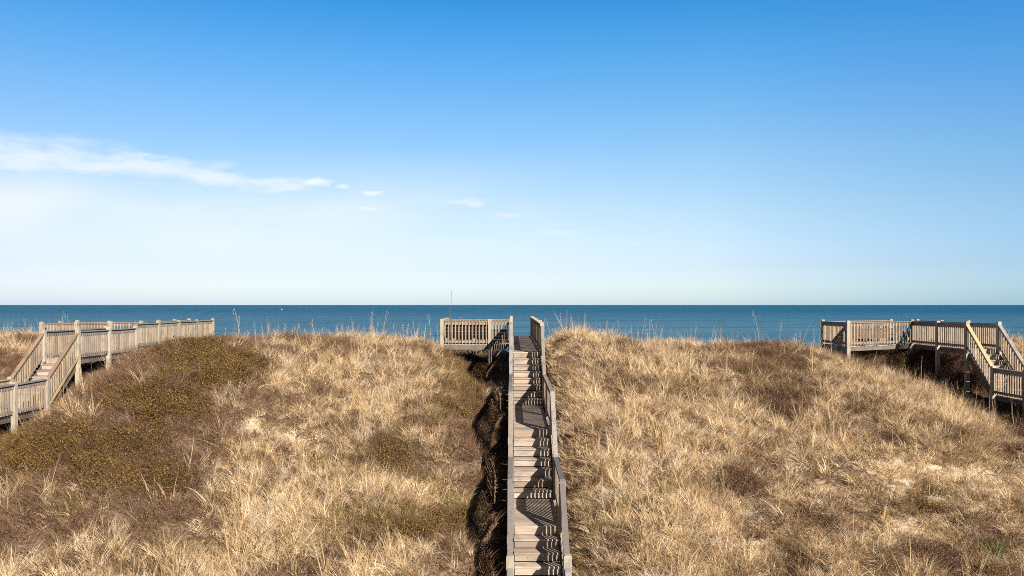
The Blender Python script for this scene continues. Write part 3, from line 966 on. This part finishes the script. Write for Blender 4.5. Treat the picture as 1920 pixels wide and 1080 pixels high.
fsand = blob(pxs + (nz2 - .5) * 60, pys + (nz3 - .5) * 40, SAND)
ok = ~walk_mask(Xs, Zs, 0.16)
under = ((Xs < -0.05) & (Xs > -3.1) & (Zs > 33) & (Zs < 36.5)) | ((Xs > 13.8) & (Xs < 19.1) & (Zs > 31.6) & (Zs < 37)) | ((Xs < -15.8) & (Xs > -17.3) & (Zs > 29.6) & (Zs < 34))
u1 = rng.uniform(0, 1, N0)
rr = rng.uniform(0, 1, N0)
ps = np.clip((fs - 0.2) * 2.4, 0, 0.97) * np.clip((nz3 - 0.2) * 3.6, 0.4, 1)
pb = np.clip((fb - 0.2) * 1.9, 0, 0.92) * np.clip((nz3 - 0.2) * 3.0, 0.3, 1) + 0.08 + 0.55 * np.clip((nz3 - 0.56) * 8, 0, 1)
pb = np.maximum(pb, np.clip(fs * 2.5, 0, 1) * (1 - ps) * 0.85)
po = np.clip((fo - 0.2) * 1.8, 0, 0.85) + 0.03 + 0.25 * np.clip((nz2 - 0.60) * 7, 0, 1)
kind = np.where(under & ~ok, 2, 0)  # dark brush added under the decks to deepen the shade
kind = np.where(kind == 2, 2, np.where(u1 < ps, 1, np.where(u1 < ps + pb, 2, np.where(u1 < ps + pb + po, 3, 0))))
# near the lower right the cover is short, lodged and thin
thin = np.clip(fsand * 1.2, 0, 0.6)
low = blob(jx, jy, [(1700, 960, 350, 130, 1.2), (520, 830, 110, 60, .8), (1450, 1030, 200, 60, .8)])
gapn = fbm(Xs * 2.6, Zs * 2.6, 81.0, 3)
thin = np.maximum(thin, np.clip((0.51 - gapn) * 7.0, 0, 0.88) * (kind != 1))
keep = (ok | under) & (rr > thin) & (rr > 0.0)
dist_keep = rng.uniform(0, 1, N0) < np.clip(1.0, 0, 1)
crest = (Zs > 36)
keep &= ~(crest & (rng.uniform(0, 1, N0) < 0.5))


def do(kindsel, name, coll, nvar, smin, smax, label, sink=0.0, frac=1.0, zmul=None):
    sel = keep & kindsel & (rng.uniform(0, 1, N0) < frac)
    i = np.nonzero(sel)[0]
    n = len(i)
    P = np.stack([Xs[i], Zs[i], CAMZ - Hs[i] - sink], 1)
    rot = np.stack([rng.normal(0, 0.2, n), rng.normal(0, 0.2, n), rng.uniform(0, 2 * np.pi, n)], 1)
    s = rng.uniform(smin, smax, n)
    zz = s * (zmul[i] if zmul is not None else 1.0)
    scl = np.stack([s, s, zz], 1)
    o = scatter(name, coll, P, rot, scl, rng.integers(0, nvar, n), label)
    print(name, n)
    return o


tallf = 0.55 + 0.5 * fbm(Xs * 0.35, Zs * 0.35, 61.0) + 0.9 * np.clip(gapn - 0.42, 0, 1)
tallf *= np.where((Xs > -1.9) & (Xs < 2.0), 0.75, 1.0)
nearw = walk_mask(Xs, Zs, 0.55)
tallf *= np.where(nearw, 0.7, 1.0)
tallf *= np.where(under & ~ok & (Xs > 10), 2.0, 1.0)
isl = (rng.uniform(0, 1, N0) < np.clip(low * 1.2, 0, 0.85)) | (rng.uniform(0, 1, N0) < 0.15)
do((kind == 0) & ~isl, 'dune_grass', c_straw, 10, 0.55, 1.0, 'tall dry straw coloured grass covering the dunes', 0.02, 0.62, tallf)
do((kind == 0) & isl, 'flattened_grass', c_mat, 6, 0.6, 1.1, 'short flattened dry grass and litter lying between the tufts', 0.0, 0.9)
do(kind == 3, 'green_tinged_grass', c_olive, 5, 0.55, 0.95, 'olive tinged low growth in patches among the straw grass', 0.02, 0.62)
do(kind == 2, 'brown_brush', c_brush, 6, 0.5, 1.0, 'dull brown twiggy brush in patches on the dunes', 0.04, 0.7, np.where(under & ~ok & (Xs > 10), 1.9, 1.0))
do(kind == 1, 'shrub_cover', c_shrub, 6, 0.55, 1.15, 'low olive brown leafy shrub cover over the left dune', 0.04, 0.66)


# ------------------------------------------------------------------ single plants and sticks
def ground_at(px_, py_, z0=13.0, z1=40.0):
    """point of the ground seen at a pixel of the photograph"""
    Z = np.arange(z0, z1, 0.05)
    X = (px_ - 960) / F * Z
    row = HOR + F * Hg(X, Z) / Z
    k = np.nonzero(row <= py_)[0]
    k = k[0] if len(k) else int(np.argmin(row))
    return float(X[k]), float(Z[k])


def oat_geom(h, seed):
    r = np.random.default_rng(seed)
    lean = r.uniform(-.08, .06)
    pts = [(lean * h * s ** 1.6, 0.03 * r.normal() * s, h * s) for s in np.linspace(0, 1, 7)]
    V = []; Fs = []
    def ribbon(pts, ws):
        for ax in (0, 1):
            b = len(V)
            for p, w in zip(pts, ws):
                q = np.array(p, float)
                e = np.array([w, 0, 0]) if ax == 0 else np.array([0, w, 0])
                V.append(q - e * .8); V.append(q + e * .8)
            for k in range(len(pts) - 1):
                Fs.append([b + 2 * k, b + 2 * k + 1, b + 2 * k + 3, b + 2 * k + 2])
    ribbon(pts, [0.006, 0.006, 0.005, 0.005, 0.005, 0.004, 0.003])
    for k in range(9):                                 # drooping seed head
        s = 0.70 + 0.30 * k / 9
        p = np.array([lean * h * s ** 1.6, 0, h * s])
        a = r.uniform(0, 6.28)
        q = p + np.array([math.cos(a) * .035 - .02, math.sin(a) * .035, -0.005]); q2 = q + np.array([-.012, 0, -.05])
        ribbon([p, q, q2], [0.002, 0.006, 0.002])
    for k in range(5):                                 # leaves at the foot
        a = r.uniform(0, 6.28); L = r.uniform(.3, .5) * h
        ribbon([(0, 0, 0), (math.cos(a) * .1 * L, math.sin(a) * .1 * L, .6 * L), (math.cos(a) * .4 * L, math.sin(a) * .4 * L, .85 * L)], [0.006, 0.005, 0.002])
    V = np.array(V); Fs = np.array(Fs)
    return V, Fs, np.full(len(V), 0.6)


oat_mesh = [np_mesh('sea_oat', *oat_geom(h, 900 + k)[:2], m_oat, {'tone': oat_geom(h, 900 + k)[2]}) for k, h in enumerate((0.9, 1.15, 1.4, 1.7, 1.0, 1.25))]
oat_spots = [
    ('sea oats behind the left walkover', 'thin pale sea oat stalk rising behind the left walkover', [8, 30, 40, 60, 104, 112, 119, 139, 155, 180, 212, 232, 246, 267, 292, 300]),
    ('sea oats between the left and middle walkovers', 'thin pale sea oat stalk on the crest between left and middle walkovers',
     [413, 430, 448, 470, 500, 520, 545, 566, 585, 600, 628, 650, 668, 690, 697, 703, 708, 716, 735, 748, 757, 765, 780, 795, 808, 815, 821, 828]),
    ('sea oats beside the middle side deck', 'thin pale sea oat stalk standing by the side deck of the middle stairs', [852, 863, 879, 884, 893, 929]),
    ('sea oats between the middle and right walkovers', 'thin pale sea oat stalk on the crest between middle and right walkovers',
     [1040, 1051, 1056, 1079, 1095, 1128, 1146, 1169, 1186, 1201, 1215, 1240, 1262, 1300, 1345, 1380, 1431, 1460, 1500, 1526, 1534, 1538]),
    ('sea oats at the far right', 'thin pale sea oat stalk on the crest at the far right', [1900, 1907, 1915]),
]
for grp, lab, xsP in oat_spots:
    xsP = xsP + [p + random.uniform(-14, 14) for p in xsP[::2] if grp != 'sea oats at the far right']
    for k, p in enumerate(xsP):
        Z = random.uniform(31.5, 35.5)
        if 'side deck' in grp: Z = random.uniform(37.4, 38.5)
        if 'behind the left' in grp: Z = random.uniform(38.2, 39.5)
        X = (p - 960) / F * Z
        if walk_mask(np.array([X]), np.array([Z]), 0.15)[0]: Z = 38.5; X = (p - 960) / F * Z
        o = bpy.data.objects.new('sea_oat', oat_mesh[random.randrange(6)])
        o.location = (X, Z, gz(X, Z) - 0.03)
        s = random.uniform(.6, 1.0) * (1.2 if Z > 37 else 1.0)
        o.scale = (1.4, 1.4, s)
        o.rotation_euler = (random.uniform(-.05, .05), random.uniform(-.12, .08), random.choice((0, .3, -.4, 2.9, 3.3)))
        link(o)
        tag(o, lab, 'sea oat', grp)

# the tall dead stick by the middle deck
Z = 32.5; X = (842 - 960) / F * Z
zb = gz(X, Z)
mb = MB()
top = H2z((HOR - 545) / F * -Z)
pts = [(X, Z, zb - .1), (X + .03, Z, zb + .6), (X + .05, Z, zb + 1.3), (X + .10, Z, top)]
mb.tube(pts, [.016, .014, .011, .005])
mb.tube([(X + .03, Z, zb + .6), (X - .06, Z, zb + .95)], [.008, .003], 4)
mb.tube([(X + .05, Z, zb + 1.1), (X + .12, Z, zb + 1.35)], [.007, .003], 4)
o = mb.build('dead_stick', m_stick, None, (X, Z, zb))
tag(o, 'tall dark bare stick standing above the horizon left of the middle stairs', 'stick')

# green rosette plant in the lower right corner
X, Z = ground_at(1868, 1052)
gq = joinm([blades(44, 0.07, 0.22, 0.40, 1.1, 0.5, 0.022, 1201), blades(22, 0.05, 0.2, 0.34, 0.5, 0.4, 0.02, 1202)])
yo = link(bpy.data.objects.new('green_plant', np_mesh('green_plant', *gq[:2], m_green, {'tone': gq[2]})))
yo.location = (X, Z, gz(X, Z) + .10)
yo.scale = (1.1, 1.1, 0.9)
tag(yo, 'bright green spiky rosette of leaves near the lower right corner', 'plant')
# dark weed with upright stalks
X, Z = ground_at(1795, 1022)
gq = joinm([blades(30, 0.16, 0.25, 0.55, 0.35, 0.2, 0.012, 1211), leaves(170, 0.26, 0.24, 0.03, 0.02, 1213)])
yo = link(bpy.data.objects.new('weed', np_mesh('weed', *gq[:2], m_olive, {'tone': gq[2] * 0.5})))
yo.location = (X, Z, gz(X, Z))
tag(yo, 'dark green weed with upright brown stalks on bare sand at the lower right', 'plant')
X, Z = ground_at(1452, 1000)
gq = joinm([blades(34, 0.12, 0.2, 0.4, 0.6, 0.5, 0.014, 1221)])
yo = link(bpy.data.objects.new('grass_tussock', np_mesh('grass_tussock', *gq[:2], m_green, {'tone': gq[2] * 0.3})))
X, Z = ground_at(1258, 985)
yo.location = (X, Z, gz(X, Z))
tag(yo, 'small dark green tussock in the straw grass right of the middle stairs', 'plant')

# ------------------------------------------------------------------ boat on the horizon
m_white, t, out = new_mat('white_boat_paint')
bs = t.n('ShaderNodeBsdfPrincipled', i_Base_Color=(0.8, 0.8, 0.8, 1), i_Roughness=0.4)
t.set(out.inputs[0], bs.outputs[0])
m_glass, t, out = new_mat('boat_window')
bs = t.n('ShaderNodeBsdfPrincipled', i_Base_Color=(0.03, 0.04, 0.05, 1), i_Roughness=0.1)
t.set(out.inputs[0], bs.outputs[0])
BY = 2100.0; BX = (528 - 960) / F * BY
bt = empty('boat', (BX, BY, 0))
bt.scale = (.5, .5, .5)
tag(bt, 'tiny white boat far out near the horizon on the left', 'boat')
mb = MB()
sec = [(-4.5, 1.1, 1.3), (-1, 1.4, 1.3), (2.5, 1.1, 1.5), (4.8, 0.1, 1.9)]
for x, w, hgt in sec:
    mb.v += [(x, -w * .6, -.3), (x, w * .6, -.3), (x, w, hgt), (x, -w, hgt)]
for i in range(3):
    b = i * 4
    for k in range(4):
        k2 = (k + 1) % 4
        mb.f.append((b + k, b + k2, b + 4 + k2, b + 4 + k))
mb.f += [(0, 3, 2, 1), (12, 13, 14, 15)]
mb.build('hull', m_white, bt)
mb = MB(); mb.box(-1.8, 1.6, -.9, .9, 1.35, 3.1); mb.box(-2.1, 1.9, -1.05, 1.05, 3.105, 3.2)
mb.build('cabin', m_white, bt)
mb = MB(); mb.box(-1.5, 1.3, -.92, -.905, 2.2, 2.8)
mb.build('window', m_glass, bt)
mb = MB(); mb.tube([(0, 0, 3.2), (0, 0, 6.2)], [.08, .04])
mb.build('mast', m_white, bt)
